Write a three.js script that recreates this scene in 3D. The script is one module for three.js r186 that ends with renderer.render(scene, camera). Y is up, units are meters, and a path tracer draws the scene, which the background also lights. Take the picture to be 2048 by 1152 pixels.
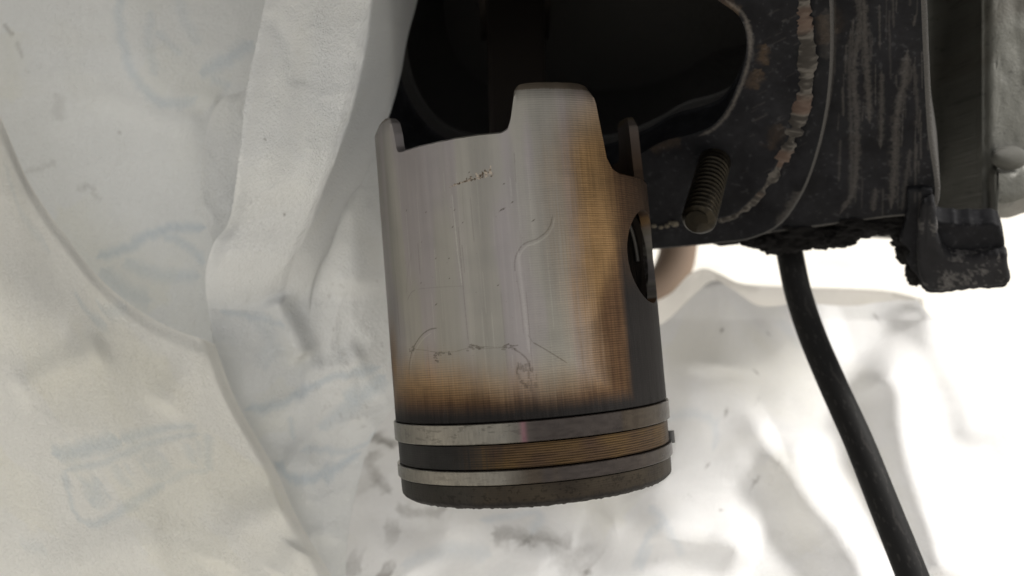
import * as THREE from 'three';
import { mergeGeometries, toCreasedNormals } from 'three/addons/utils/BufferGeometryUtils.js';
import { Brush, Evaluator, SUBTRACTION } from 'three-bvh-csg';

// ---------------------------------------------------------------- camera, sky, sun, exposure
const scene = new THREE.Scene();
const F = 1750, W0 = 2048, H0 = 1152;                      // measured focal length and size of the photograph, in pixels
const camera = new THREE.PerspectiveCamera(2 * Math.atan(H0 / 2 / F) * 180 / Math.PI, 16 / 9, 0.01, 400);
camera.position.set(0, 0.36, 0);
camera.rotation.x = -14 * Math.PI / 180;
camera.focus = 0.149;
camera.userData.fStop = 17;
camera.updateMatrixWorld(true);
scene.add(camera);
const Q = camera.quaternion.clone();

const renderer = new THREE.WebGLRenderer({ antialias: true });
renderer.setSize(1024, 576);
renderer.toneMapping = THREE.LinearToneMapping;
renderer.toneMappingExposure = 1.76;
renderer.shadowMap.enabled = true;

{ // bright hazy sky, the same all round
  const w = 64, h = 32, a = new Float32Array(w * h * 4);
  for (let j = 0; j < h; j++) for (let i = 0; i < w; i++) {
    const e = (j + 0.5) / h * 2 - 1, k = (j * w + i) * 4, up = Math.max(0, e);
    const L = e < 0 ? 0.3 : 0.49 + 0.15 * up;
    a[k] = L; a[k + 1] = L * 0.99; a[k + 2] = L * 0.975; a[k + 3] = 1;
  }
  const t = new THREE.DataTexture(a, w, h, THREE.RGBAFormat, THREE.FloatType);
  t.mapping = THREE.EquirectangularReflectionMapping; t.magFilter = THREE.LinearFilter; t.needsUpdate = true;
  scene.background = t; scene.environment = t;
}
const sun = new THREE.DirectionalLight(new THREE.Color(1, 0.96, 0.90), 3.2);
sun.position.copy(new THREE.Vector3(0.62, 0.63, 0.05).normalize().multiplyScalar(5));
sun.shadow.radius = 34; sun.castShadow = true;
sun.shadow.mapSize.set(2048, 2048);
Object.assign(sun.shadow.camera, { left: -2, right: 2, top: 2, bottom: -2, near: 0.1, far: 12 });
scene.add(sun);

// ---------------------------------------------------------------- helpers
const creased = (g, a) => { g.scale(1000, 1000, 1000); const c = toCreasedNormals(g, a); c.scale(0.001, 0.001, 0.001); return c; };   // in millimetres: its tolerance is a hundredth of a unit
let seed = 7;
const rnd = () => { seed = (seed * 1664525 + 1013904223) >>> 0; return seed / 4294967296; };
const clamp = (x, a = 0, b = 1) => x < a ? a : x > b ? b : x;
const lerp = (a, b, t) => a + (b - a) * t;
const ss = (a, b, x) => { const t = clamp((x - a) / (b - a)); return t * t * (3 - 2 * t); };
const HT = new Float32Array(65536); for (let i = 0; i < 65536; i++) HT[i] = rnd();
const hash = (x, y) => HT[(Math.imul(x, 374761393) + Math.imul(y, 668265263) >>> 8) & 65535];
function vn(x, y) {                                        // smooth value noise, 0..1
  const i = Math.floor(x), j = Math.floor(y), f = x - i, g = y - j, u = f * f * (3 - 2 * f), v = g * g * (3 - 2 * g);
  const a = hash(i, j), b = hash(i + 1, j), c = hash(i, j + 1), d = hash(i + 1, j + 1);
  return a + (b - a) * u + (c - a) * v + (a - b - c + d) * u * v;
}
function fbm(x, y, n = 4) { let s = 0, a = 0.5, t = 0; for (let k = 0; k < n; k++) { s += a * vn(x, y); t += a; x = x * 2.03 + 17.1; y = y * 2.03 + 5.7; a *= 0.5; } return s / t; }
const V = (x, y, z) => new THREE.Vector3(x, y, z);
const P = (px, py, d) => V((px - 1024) / F * d, (576 - py) / F * d, -d);     // a point seen at (px, py), d metres deep, along the camera's axes
const toWorld = (p) => p.clone().applyQuaternion(Q).add(camera.position);
function thing(name, label, category, base, group) {       // a Group at the thing's base, leaning as the camera does
  const o = new THREE.Group(); o.name = name; o.position.copy(toWorld(base)); o.quaternion.copy(Q);
  o.userData = { label, category }; if (group) o.userData.group = group;
  scene.add(o); return o;
}
function part(name, g, m, parent) { const o = new THREE.Mesh(g, m); o.name = name; o.castShadow = o.receiveShadow = true; parent.add(o); return o; }
function curve(pts, n) {                                   // n + 1 points evenly spaced along a smooth line through pts
  const c = new THREE.CatmullRomCurve3(pts.map((p) => V(p[0], p[1], p[2] || 0)), false, 'centripetal');
  c.arcLengthDivisions = 400; return c.getSpacedPoints(n).map((p) => [p.x, p.y, p.z]);
}
function segDist(pts, x, y) {                              // [distance to the polyline, signed side (+ = to the right going along it), t along it]
  let best = 1e18, side = 0, tt = 0;
  for (let i = 0; i + 1 < pts.length; i++) {
    const ax = pts[i][0], ay = pts[i][1], bx = pts[i + 1][0] - ax, by = pts[i + 1][1] - ay;
    const t = clamp(((x - ax) * bx + (y - ay) * by) / (bx * bx + by * by)), dx = x - ax - bx * t, dy = y - ay - by * t, d = dx * dx + dy * dy;
    if (d < best) { best = d; side = bx * (y - ay) - by * (x - ax); tt = (i + t) / (pts.length - 1); }
  }
  const d = Math.sqrt(best); return [d, side < 0 ? d : -d, tt];
}
function dataTex(w, h, fn, srgb) {                         // fn(i, j, out): linear colour 0..1
  const a = new Uint8Array(w * h * 4), o = [0, 0, 0];
  const enc = srgb ? (c) => c <= 0.0031308 ? c * 12.92 : 1.055 * Math.pow(c, 1 / 2.4) - 0.055 : (c) => c;
  for (let j = 0; j < h; j++) for (let i = 0; i < w; i++) {
    fn(i, j, o); const k = (j * w + i) * 4;
    for (let c = 0; c < 3; c++) a[k + c] = Math.round(255 * enc(clamp(o[c])));
    a[k + 3] = 255;
  }
  const t = new THREE.DataTexture(a, w, h, THREE.RGBAFormat, THREE.UnsignedByteType);
  t.magFilter = THREE.LinearFilter; t.minFilter = THREE.LinearFilter; t.wrapS = t.wrapT = THREE.RepeatWrapping;
  if (srgb) t.colorSpace = THREE.SRGBColorSpace; t.needsUpdate = true; return t;
}
function stroke(arr, w, h, pts, width, amount, rough = 0, soft = 1) {     // adds a soft, ragged line to a mask; units are texels
  let x0 = 1e9, x1 = -1e9, y0 = 1e9, y1 = -1e9; const m = width * 2.2 + 2;
  for (const p of pts) { x0 = Math.min(x0, p[0]); x1 = Math.max(x1, p[0]); y0 = Math.min(y0, p[1]); y1 = Math.max(y1, p[1]); }
  for (let j = Math.max(0, Math.floor(y0 - m)); j <= Math.min(h - 1, y1 + m); j++) for (let i = Math.max(0, Math.floor(x0 - m)); i <= Math.min(w - 1, x1 + m); i++) {
    const [d, , t] = segDist(pts, i, j); if (d > width * 2) continue;
    let wd = width * (rough ? 1 - rough + rough * 1.6 * fbm(i * 0.35 / Math.max(1, width * 0.25), j * 0.35 / Math.max(1, width * 0.25), 3) : 1);
    wd *= ss(0, 0.06, t) * ss(0, 0.06, 1 - t) * 0.8 + 0.2;
    const v = (1 - ss(wd * (1 - soft), wd * (1 + 0.6 * soft), d)) * amount;
    if (v > 0) { const k = j * w + i; arr[k] = Math.max(arr[k], v * (rough ? clamp(0.35 + 1.1 * fbm(i * 0.6 + 40, j * 0.6, 2)) : 1)); }
  }
}

// ---------------------------------------------------------------- the ground
const tmp = new THREE.Color();
{
  const map = dataTex(512, 512, (i, j, o) => { const n = 0.85 + 0.3 * (fbm(i / 23, j / 23, 5) - 0.5); o[0] = 0.66 * n; o[1] = 0.63 * n; o[2] = 0.57 * n; }, true);
  map.repeat.set(60, 60);
  const g = new THREE.PlaneGeometry(120, 120); g.rotateX(-Math.PI / 2);
  const ground = new THREE.Mesh(g, new THREE.MeshStandardMaterial({ map, roughness: 0.9 }));
  ground.name = 'ground'; ground.userData = { kind: 'structure', label: 'pale cream sunlit ground behind the engine', category: 'ground' };
  ground.receiveShadow = true; scene.add(ground);
}

// ---------------------------------------------------------------- the crankcase
// Its mating face leans: the face looks down and towards the viewer, along N. Outlines are laid out on that plane.
const N = V(-0.31, -0.63, 0.71).normalize(), P0 = P(1425, 330, 0.186), C0 = N.dot(P0);
const E1 = V(1, 0, 0).addScaledVector(N, -N.x).normalize(), E2 = N.clone().cross(E1);
const onPlane = (px, py, off = 0) => { const r = V((px - 1024) / F, (576 - py) / F, -1); return r.multiplyScalar((C0 + off) / N.dot(r)); };
const plane2 = (px, py, off = 0) => { const p = onPlane(px, py, off).sub(P0); return new THREE.Vector2(p.dot(E1), p.dot(E2)); };
const caseBase = P(1600, 470, 0.19);
function plate(outline, off, depth, bevel, hole, smooth = true, ragged = 0) {
  const prep = (pts) => (smooth ? curve([...pts, pts[0]], pts.length * 10).slice(0, -1) : pts)
    .map((p) => plane2(p[0] + (ragged ? ragged * (vn(p[0] * 0.13, p[1] * 0.13) - 0.5) : 0), p[1] + (ragged ? ragged * (vn(p[0] * 0.13 + 9, p[1] * 0.13) - 0.5) : 0), off));
  const s = new THREE.Shape(prep(outline));
  if (hole) s.holes.push(new THREE.Path(prep(hole)));
  let g = new THREE.ExtrudeGeometry(s, { depth: depth - 2 * bevel, bevelEnabled: bevel > 0, bevelThickness: bevel, bevelSize: bevel, bevelOffset: -bevel, bevelSegments: 3, curveSegments: 6 });
  g.translate(0, 0, off - depth + bevel);
  g.applyMatrix4(new THREE.Matrix4().makeBasis(E1, E2, N).setPosition(P0));
  g.translate(-caseBase.x, -caseBase.y, -caseBase.z);
  g.deleteAttribute('normal'); g = creased(g, 0.7);
  return g;
}
const TEX = 0.26, TW = 1536;                              // metres and texels of the case's dirt and highlight map
const tx = (px, py, off = 0) => { const v = plane2(px, py, off); return [(v.x / TEX + 0.5) * TW, (v.y / TEX + 0.5) * TW]; };
const MM = TW / TEX / 1000;                               // texels per millimetre
function caseMaps() {
  const wearAndGlint = new Float32Array(TW * TW), rust = new Float32Array(TW * TW);
  const S = (pts, wd, a, r = 0.9, off = -0.005) => stroke(wearAndGlint, TW, TW, curve(pts, 24).map((p) => tx(p[0], p[1], off)), wd * MM, a, r);
  S([[1716, -40], [1719, 54], [1706, 135], [1712, 258], [1704, 388], [1679, 430]], 0.9, 0.55);
  S([[1726, 0], [1730, 90], [1734, 161], [1738, 248]], 0.8, 0.6);
  S([[1700, 60], [1698, 160], [1702, 300], [1700, 400]], 0.6, 0.4);
  S([[1762, 145], [1762, 220], [1760, 300]], 0.6, 0.5);
  S([[1813, 108], [1808, 161], [1794, 226], [1789, 323], [1781, 420]], 1.0, 0.6);
  S([[1826, 130], [1832, 190], [1834, 260]], 0.5, 0.35);
  S([[1819, 301], [1803, 425]], 0.6, 0.4);
  S([[1750, 380], [1745, 425]], 0.8, 0.45);
  for (let k = 0; k < 60; k++) { const x = 1670 + rnd() * 190, y = -60 + rnd() * 440, l = 20 + rnd() * 90; S([[x, y], [x + 3 - rnd() * 8, y + l]], 0.12 + rnd() * 0.2, 0.25 + rnd() * 0.3, 0.7); }
  S([[1666, -60], [1666, 130], [1655, 230], [1630, 330], [1604, 392], [1575, 430]], 0.22, 0.55, 0.8, -0.002);
  S([[1600, 385], [1575, 425], [1555, 455]], 1.3, 0.5, 0.9, -0.002);
  S([[1650, 20], [1655, 70], [1652, 120]], 1.6, 0.25, 0.95, -0.002);
  for (let k = 0; k < 40; k++) { const x = 1480 + rnd() * 110, y = 20 + rnd() * 330, l = 10 + rnd() * 40; S([[x, y], [x + l * 0.6, y - l * 0.3]], 0.1 + rnd() * 0.15, 0.12 + rnd() * 0.15, 0.7, 0); }
  S([[1448, 0], [1484, 28], [1500, 70], [1498, 115], [1484, 165], [1458, 222], [1430, 256], [1396, 273]], 0.45, 1.0, 0.6, 0);  // painted highlight standing in for light on the mouth's right lip
  S([[1490, 40], [1500, 75], [1498, 110]], 0.6, 1.3, 0.6, 0);  // brightest stretch of the painted lip highlight
  const Rr = (pts, wd, a) => stroke(rust, TW, TW, pts.map((p) => tx(p[0], p[1], 0)), wd * MM, a, 0.95);
  Rr([[1530, 90], [1522, 115], [1535, 130]], 1.2, 0.7); Rr([[1520, 140], [1505, 165], [1515, 178]], 1.5, 0.6); Rr([[1395, 2], [1450, 12], [1475, 30]], 1.4, 0.7);
  Rr([[1640, 40], [1650, 100]], 2.5, 0.35); Rr([[1560, 250], [1540, 300]], 2.2, 0.3); Rr([[1300, 300], [1360, 280]], 1.6, 0.35);
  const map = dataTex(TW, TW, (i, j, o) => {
    const k = j * TW + i, n = fbm(i / 37, j / 37, 4), f = fbm(i / 5, j / 5, 2), w = wearAndGlint[k], r = rust[k];
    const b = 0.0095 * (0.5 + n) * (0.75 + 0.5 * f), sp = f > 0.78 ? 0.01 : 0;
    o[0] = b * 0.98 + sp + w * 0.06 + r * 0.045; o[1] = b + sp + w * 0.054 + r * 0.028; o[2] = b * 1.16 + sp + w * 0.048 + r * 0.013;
  }, true);
  const rough = dataTex(512, 512, (i, j, o) => { const n = fbm(i / 9, j / 9, 4); o[0] = n; o[1] = 0.42 + 0.5 * n; o[2] = n; });
  for (const t of [map, rough]) { t.repeat.set(1 / TEX, 1 / TEX); t.offset.set(0.5, 0.5); }
  return { map, rough };
}
const cm = caseMaps();
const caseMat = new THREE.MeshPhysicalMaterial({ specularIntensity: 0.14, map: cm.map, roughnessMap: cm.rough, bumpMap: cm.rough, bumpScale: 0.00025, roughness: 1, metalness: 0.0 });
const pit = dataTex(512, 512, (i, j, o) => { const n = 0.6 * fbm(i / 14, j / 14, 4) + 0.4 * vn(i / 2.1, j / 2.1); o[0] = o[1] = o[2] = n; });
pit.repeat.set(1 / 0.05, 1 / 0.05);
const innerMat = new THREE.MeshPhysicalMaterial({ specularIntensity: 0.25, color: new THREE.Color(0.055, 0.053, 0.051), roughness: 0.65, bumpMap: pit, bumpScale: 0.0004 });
const rimArc = [[1590, -220], [1602, -60], [1606, 40], [1612, 120], [1602, 210], [1570, 300], [1530, 372], [1474, 428], [1436, 441]];
const mouth = [[745, -190], [1200, -200], [1380, -40], [1445, -2], [1484, 28], [1500, 70], [1498, 115], [1484, 165], [1458, 222], [1432, 254], [1392, 272], [1330, 288], [1270, 320], [1180, 350], [1000, 350], [850, 330], [770, 240], [735, 60]];
const crankcase = thing('crankcase', 'black oily engine crankcase with open mouth, scratched flank and worn square lug', 'engine case', caseBase);
{
  const flange = [[700, -300], [1100, -330], [1588, -320], ...rimArc, [1380, 452], [1300, 458], [1150, 470], [900, 470], [770, 430], [695, 100]];
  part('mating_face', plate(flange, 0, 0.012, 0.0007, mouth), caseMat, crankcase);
  const step = [[698, -300], [1100, -330], [1650, -320], [1663, -60], [1667, 60], [1665, 140], [1655, 230], [1630, 330], [1604, 392], [1560, 452], [1500, 480], [1430, 489], [1305, 501], [1150, 512], [900, 515], [765, 470], [692, 100]];
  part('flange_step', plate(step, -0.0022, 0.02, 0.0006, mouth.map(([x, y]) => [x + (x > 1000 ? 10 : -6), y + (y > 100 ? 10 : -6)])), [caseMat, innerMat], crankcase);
  const body = [[696, -310], [1100, -340], [1840, -330], [1852, -60], [1858, 100], [1866, 260], [1880, 400], [1860, 440], [1810, 436], [1700, 449], [1570, 466], [1480, 478], [1300, 494], [900, 510], [762, 470], [690, 100]];
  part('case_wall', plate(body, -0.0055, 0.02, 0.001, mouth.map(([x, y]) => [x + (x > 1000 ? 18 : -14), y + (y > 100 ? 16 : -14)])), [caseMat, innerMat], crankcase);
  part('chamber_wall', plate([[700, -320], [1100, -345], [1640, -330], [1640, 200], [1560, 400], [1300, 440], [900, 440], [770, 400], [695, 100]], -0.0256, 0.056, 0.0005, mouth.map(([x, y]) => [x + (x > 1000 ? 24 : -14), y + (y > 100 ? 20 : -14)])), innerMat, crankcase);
  part('added_rear_bulk', plate([[1000, -330], [1400, -345], [1690, -330], [1690, 200], [1660, 380], [1560, 420], [1300, 440], [1000, 440]], -0.09, 0.07, 0.003, null), caseMat, crankcase);  // unseen bulk added behind the case to shade the crumpled rag
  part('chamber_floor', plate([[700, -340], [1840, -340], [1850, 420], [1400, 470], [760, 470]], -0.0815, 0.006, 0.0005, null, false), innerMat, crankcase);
  const lug = [[1815, 380], [1860, 380], [1866, 398], [1874, 440], [1900, 447], [1960, 449], [1992, 450], [2003, 460], [2009, 500], [2016, 560], [2012, 574], [1940, 580], [1868, 588], [1848, 582], [1836, 556], [1814, 528], [1820, 505], [1800, 482], [1806, 462], [1812, 430]];
  part('mounting_lug', plate(lug, -0.004, 0.006, 0.0006, null, true, 4), caseMat, crankcase);
  const ribMap = caseRib(); 
  const rib = [[1848, 408], [1866, 406], [1874, 450], [1880, 486], [1896, 510], [1930, 516], [2000, 510], [2012, 510], [2017, 540], [2019, 568], [1940, 578], [1870, 585], [1850, 578], [1836, 540], [1834, 480], [1842, 420]];
  part('lug_rib', plate(rib, -0.0012, 0.004, 0.0011, null, true, 3), ribMap, crankcase);
}
function caseRib() {
  const map = dataTex(1024, 1024, (i, j, o) => {
    const n = 0.6 * fbm(i / 70, j / 70, 4) + 0.4 * fbm(i / 9 + j / 20, j / 11, 4), w = ss(0.5, 0.7, n) * (0.2 + 0.6 * fbm(i / 3, j / 3, 2)), b = 0.009 + 0.012 * fbm(i / 60, j / 60, 3);
    o[0] = b + w * 0.10; o[1] = b + w * 0.095; o[2] = b * 1.1 + w * 0.09;
  }, true);
  map.repeat.set(1 / 0.06, 1 / 0.06);
  return new THREE.MeshPhysicalMaterial({ specularIntensity: 0.15, map, roughness: 0.7, bumpMap: map, bumpScale: 0.0003 });
}
{ // crusty sealant squeezed out round the mating face
  const line = curve(rimArc.slice(1).map((p) => onPlane(p[0], p[1], -0.0006).sub(caseBase).toArray()), 420), K = 14, pos = [], col = [], idx = [];
  for (let i = 0; i < line.length; i++) {
    const t = V(...line[Math.min(i + 1, line.length - 1)]).sub(V(...line[Math.max(i - 1, 0)])).normalize(), s = t.clone().cross(N).normalize();
    const u = i / line.length, wdt = (0.0016 - 0.0008 * ss(0.5, 1, u)) * (0.6 + 0.7 * fbm(i / 30, 3, 3)) * lerp(0.5, 1, ss(0.25, 0.42, fbm(i / 20, 8, 2)));
    for (let k = 0; k < K; k++) {
      const a = k / K * 2 * Math.PI, r = wdt * (0.72 + 0.55 * fbm(i / 5, k * 0.9 + 11, 3)), p = V(...line[i]).addScaledVector(s, Math.cos(a) * r * 1.15).addScaledVector(N, Math.sin(a) * r * 0.55);
      pos.push(p.x, p.y, p.z);
      const c = fbm(i / 5 + 30, k * 0.5, 3), h = fbm(i / 30, 50, 2), g = ss(0.42, 0.7, c);
      tmp.setRGB(lerp(0.02, 0.075, g), lerp(0.017, 0.068, g), lerp(0.014, 0.060, g)).lerp(new THREE.Color(0.07, 0.042, 0.03), ss(0.5, 0.7, h) * 0.7);
      col.push(tmp.r, tmp.g, tmp.b);
      if (i + 1 < line.length) { const a0 = i * K + k, b0 = i * K + (k + 1) % K; idx.push(a0, b0, a0 + K, b0, b0 + K, a0 + K); }
    }
  }
  const g = new THREE.BufferGeometry(); g.setAttribute('position', new THREE.Float32BufferAttribute(pos, 3)); g.setAttribute('color', new THREE.Float32BufferAttribute(col, 3)); g.setIndex(idx); g.computeVertexNormals();
  part('sealant_bead', g, new THREE.MeshStandardMaterial({ vertexColors: true, roughness: 0.95 }), crankcase).userData.label = 'crusty pale and rusty sealant bead along the face';
}
const grimeMat = new THREE.MeshPhysicalMaterial({ specularIntensity: 0.3, color: new THREE.Color(0.013, 0.012, 0.012), roughness: 0.9, bumpMap: pit, bumpScale: 0.0006 });
function lump(c, rx, ry, rz, s) {                          // a ragged clod of oily dirt
  const g = new THREE.IcosahedronGeometry(1, 6), p = g.attributes.position;
  for (let i = 0; i < p.count; i++) {
    const x = p.getX(i), y = p.getY(i), z = p.getZ(i), n = 0.62 + 0.55 * fbm(x * 2.3 + s, y * 2.3 + z * 1.7, 3) + 0.35 * (fbm(x * 9 + s, y * 9 + z * 7, 2) - 0.5);
    p.setXYZ(i, c.x + x * rx * n, c.y + y * ry * n, c.z + z * rz * n);
  }
  g.computeVertexNormals(); return g;
}
{
  const gs = [], mm = 0.001;
  for (const [x, y, rx, ry] of [[1450, 482, 4, 1.3], [1512, 478, 4, 2.4], [1545, 477, 6, 3.8], [1590, 474, 6, 3.8], [1640, 471, 6, 3.4], [1672, 470, 5, 3.2], [1705, 458, 6, 2.8], [1745, 447, 7, 2.8], [1785, 445, 6, 3.0], [1806, 465, 2.4, 3.4], [1815, 500, 2.2, 3.2], [1832, 540, 1.8, 3.6], [1801, 484, 1.1, 0.9], [1620, 464, 9, 2.6], [1730, 446, 8, 2]])
    gs.push(lump(onPlane(x, y, -0.009).sub(caseBase), rx * mm, ry * mm, 5 * mm, x * 0.37));
  part('grime_crust', mergeGeometries(gs), grimeMat, crankcase).userData.label = 'thick crust of black oily grime under the case';
  const bits = [];
  for (const [x, y, r] of [[1308, 452, 0.5], [1322, 455, 0.45], [1334, 452, 0.5], [1350, 448, 0.7], [1342, 446, 0.5]]) bits.push(lump(onPlane(x, y, 0.0003).sub(caseBase), r * 0.0014, r * 0.001, r * 0.0008, x));
  part('gasket_scrap', mergeGeometries(bits), new THREE.MeshStandardMaterial({ color: new THREE.Color(0.12, 0.105, 0.08), roughness: 0.95 }), crankcase);
}
{ // threaded stud standing on the mating face
  const L = 0.0225, r0 = 0.0034, pitch = 0.0015, K = 48, M = 240, pos = [], idx = [], uv = [];
  const tri = (x) => { x -= Math.floor(x); return clamp((x < 0.5 ? 2 * x : 2 - 2 * x) * 1.9); };
  const rows = M + 1;
  for (let i = 0; i <= M; i++) for (let k = 0; k <= K; k++) {
    const z = i / M * L, a = k / K * 2 * Math.PI, worn = 0.7 + 0.3 * vn(z * 900 + 3, a * 1.2);
    let r = r0 - 0.0009 * (1 - tri(z / pitch + a / (2 * Math.PI))) * (z > 0.0035 ? worn : 0.2);
    r -= 0.0008 * ss(L - 0.0009, L, z);
    pos.push(Math.cos(a) * r, Math.sin(a) * r, z); uv.push(a * r0, z);
    if (i < M && k < K) { const q = i * (K + 1) + k; idx.push(q, q + 1, q + K + 1, q + 1, q + K + 2, q + K + 1); }
  }
  const c = pos.length / 3; pos.push(0, 0, L); uv.push(0, L);
  for (let k = 0; k < K; k++) idx.push(c, M * (K + 1) + k, M * (K + 1) + k + 1);
  let g = new THREE.BufferGeometry(); g.setAttribute('position', new THREE.Float32BufferAttribute(pos, 3)); g.setAttribute('uv', new THREE.Float32BufferAttribute(uv, 2)); g.setIndex(idx);
  g = creased(g, 0.9);
  const b = onPlane(1430, 322, -0.0005).sub(caseBase);
  g.applyMatrix4(new THREE.Matrix4().makeBasis(E1, E2, N).setPosition(b));
  const m = dataTex(256, 256, (i, j, o) => { const n = fbm(i / 8, j / 8, 4); o[0] = 0.010 + 0.022 * n; o[1] = 0.009 + 0.017 * n; o[2] = 0.007 + 0.010 * n; }, true); m.repeat.set(60, 60);
  part('threaded_stud', g, new THREE.MeshStandardMaterial({ map: m, roughness: 0.42, metalness: 0.85 }), crankcase).userData.label = 'rusty threaded stud standing on the face';
}

// ---------------------------------------------------------------- piston: axis frame measured from the photograph
const PR = 0.026, A0 = V(0.00190529, -0.00234087, -0.1706882), AX = V(0.99664148, 0.08188873, 0), AY = V(-0.08174044, 0.99483671, -0.06015336), AZ = V(-0.00492588, 0.05995133, 0.99818915);
const pistonBase = A0.clone().addScaledVector(AY, -0.035);
const piston = thing('piston', 'grey aluminium piston with brown burnt varnish hanging from the crankcase mouth', 'piston', pistonBase);
piston.quaternion.copy(Q).multiply(new THREE.Quaternion().setFromRotationMatrix(new THREE.Matrix4().makeBasis(AX, AY, AZ)));
const HB = 0.035, D2R = Math.PI / 180;                      // heights below are measured from the axis point, so shift by HB
const pu = (th) => (th + 180) / 360, pv = (h) => (h + 36) / 72;
const PW = 2048, PH = 1024;
const gaussT = (d, w) => Math.exp(-(d / w) * (d / w));
function pistonMaps() {
  const dark = new Float32Array(PW * PH), pale = new Float32Array(PW * PH), scar = new Float32Array(PW * PH);
  const q = (pts) => pts.map(([t, h]) => [pu(t) * PW, pv(h) * PH]);
  const S = (arr, pts, w, a, r = 0.6) => stroke(arr, PW, PH, q(pts.length > 2 ? curve(pts, 20) : pts), w, a, r);
  // outlines worn by the ports, scratches and specks
  S(dark, [[-54.8, -13.6], [-53.5, -10.5], [-51, -8.3], [-48.4, -7.1], [-44, -5.6], [-39, -4.7], [-35, -4.6]], 1.9, 0.8, 0.6);
  S(pale, [[-53.8, -13.6], [-52.5, -10.6], [-50, -8.8], [-47.4, -7.7], [-43, -6.2], [-38.5, -5.3]], 2.0, 0.45);
  for (const [t0, t1, h0, n] of [[-53, -46, -7.7, 12], [-38.5, -30, -8.9, 18], [-39, -36, -9.8, 6], [-23.5, -16.5, -8.2, 18], [-10.5, -5, -8.7, 14]]) for (let k = 0; k < n; k++) { const t = lerp(t0, t1, rnd()), h = h0 + (rnd() - 0.5) * 0.8 - 0.25 * Math.abs((t - (t0 + t1) / 2) / (t1 - t0)) * 2; S(dark, [[t, h], [t + 0.4 + rnd() * 1.4, h + (rnd() - 0.5) * 0.3]], 1.1 + rnd() * 2.0, 0.6 + rnd() * 0.4, 0.7); }
  S(dark, [[-52, -7.8], [-44, -8.1], [-36, -8.7], [-28, -8.8], [-20, -8.3], [-12, -8.6], [-6, -8.9]], 1.3, 0.45, 0.8);
  S(dark, [[-17, -8.7], [-10, -8.8]], 1.3, 0.35);
  S(dark, [[-5, -9.2], [-2.6, -10], [-0.4, -11.2], [0.2, -12.6]], 2.4, 0.6);
  for (let k = 0; k < 26; k++) { const t = -4.5 + rnd() * 7, h = -11 - rnd() * 4.4; S(dark, [[t, h], [t + rnd() * 1.2 - 0.6, h - 0.5 - rnd()]], 1.8 + rnd() * 4, 0.4 + rnd() * 0.4, 0.8); }
  S(dark, [[2, -8.3], [8.1, -10.2], [14.3, -12.3]], 1.7, 0.7); S(dark, [[0.5, -7], [2, -8.3]], 1.2, 0.4);
  S(dark, [[13.4, 12.6], [12.6, 11.3], [11, 10.1], [8.6, 9.2], [6.1, 8.6], [3.2, 8.3], [1, 7.8]], 2.0, 0.5, 0.5); S(dark, [[1, 7.8], [-1.3, 6.3], [-2.2, 4.8], [-2.2, 3.5]], 1.9, 0.5, 0.6);
  S(pale, [[14.2, 12.2], [13.2, 10.8], [11.4, 9.5], [8.8, 8.6], [6.1, 8.0], [3.2, 7.7], [1.6, 7.2], [-0.2, 6], [-1, 4.5]], 2.4, 0.55, 0.5);
  S(dark, [[-2, 3.4], [-1.2, -1], [-1, -7]], 1.6, 0.18, 0.5); S(pale, [[-0.6, 7.2], [-0.4, 3], [0.2, -4], [0.5, -10]], 4.5, 0.5, 0.4);
  S(dark, [[-51.2, 0.9], [-48.5, 2], [-45.7, 2.4]], 1.3, 0.55); S(dark, [[-44, 2.5], [-33, 2.3], [-21.5, 2]], 1.0, 0.3); S(dark, [[-52, 2], [-49, 6.5], [-46, 9]], 3.0, 0.13);
  S(dark, [[-22.5, 12], [-22.3, 0], [-22, -8]], 0.9, 0.5, 0.8); S(pale, [[-24, 18], [-23.5, 8], [-22.8, 2]], 1.8, 0.7, 0.7); S(dark, [[-21.5, 9], [-21.3, 4]], 0.9, 0.4, 0.8);
  for (const [t, h, r] of [[-47.5, 16.6, 1.9], [-36.5, 15.5, 1.4], [-23.6, 15, 1.5], [-24.9, 12.2, 1.6], [-20.6, 12.7, 1.2], [-5.5, 14.1, 3.4], [-4.6, 14.2, 2.2], [-1.3, 15.2, 2.0], [-3.8, 18.4, 1.6], [5.9, 11.9, 2.4], [-16.5, 21, 1.2], [-33.5, 7.3, 1.3], [-27.5, 7, 1.2], [-35, -0.5, 2.2], [-42, 3.5, 1.2], [-9, 1.6, 1.4], [-28, 3.6, 1.0], [-40, 10.5, 1]]) S(dark, [[t, h], [t + 0.2, h - 0.1]], r * 2.1, 1.0, 0.3);
  for (let k = 0; k < 90; k++) { const t = -60 + rnd() * 100, h = -18 + rnd() * 44; S(dark, [[t, h], [t + 0.1, h - 0.1]], 0.8 + rnd() * 0.7, 0.2 + rnd() * 0.4, 0.3); }
  for (let k = 0; k < 70; k++) { const t = -65 + rnd() * 110, h = -14 + rnd() * 40, l = 2 + rnd() * 12; S(rnd() < 0.6 ? pale : dark, [[t, h], [t + rnd() * 0.4 - 0.2, h - l]], 0.7 + rnd() * 0.9, 0.15 + rnd() * 0.25, 0.6); }
  for (let k = 0; k < 75; k++) { const u = Math.pow(rnd(), 0.7), t = lerp(-25, -7.6, u), h = lerp(18.9, 20.1, u) + (rnd() - 0.4) * 0.9 * u, l = 0.15 + rnd() * 1.0 * u; S(scar, [[t, h], [t + (rnd() - 0.5) * 0.7, h + l]], 0.8 + rnd() * 2.2, 0.6 + rnd() * 0.4, 0.9); }
  S(scar, [[-25, 18.9], [-21, 19.3], [-16, 19.6], [-11, 19.9]], 1.4, 0.8, 0.95);
  const hm = new Uint8Array(PW * PH * 4), orm = new Uint8Array(PW * PH * 4);
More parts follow.
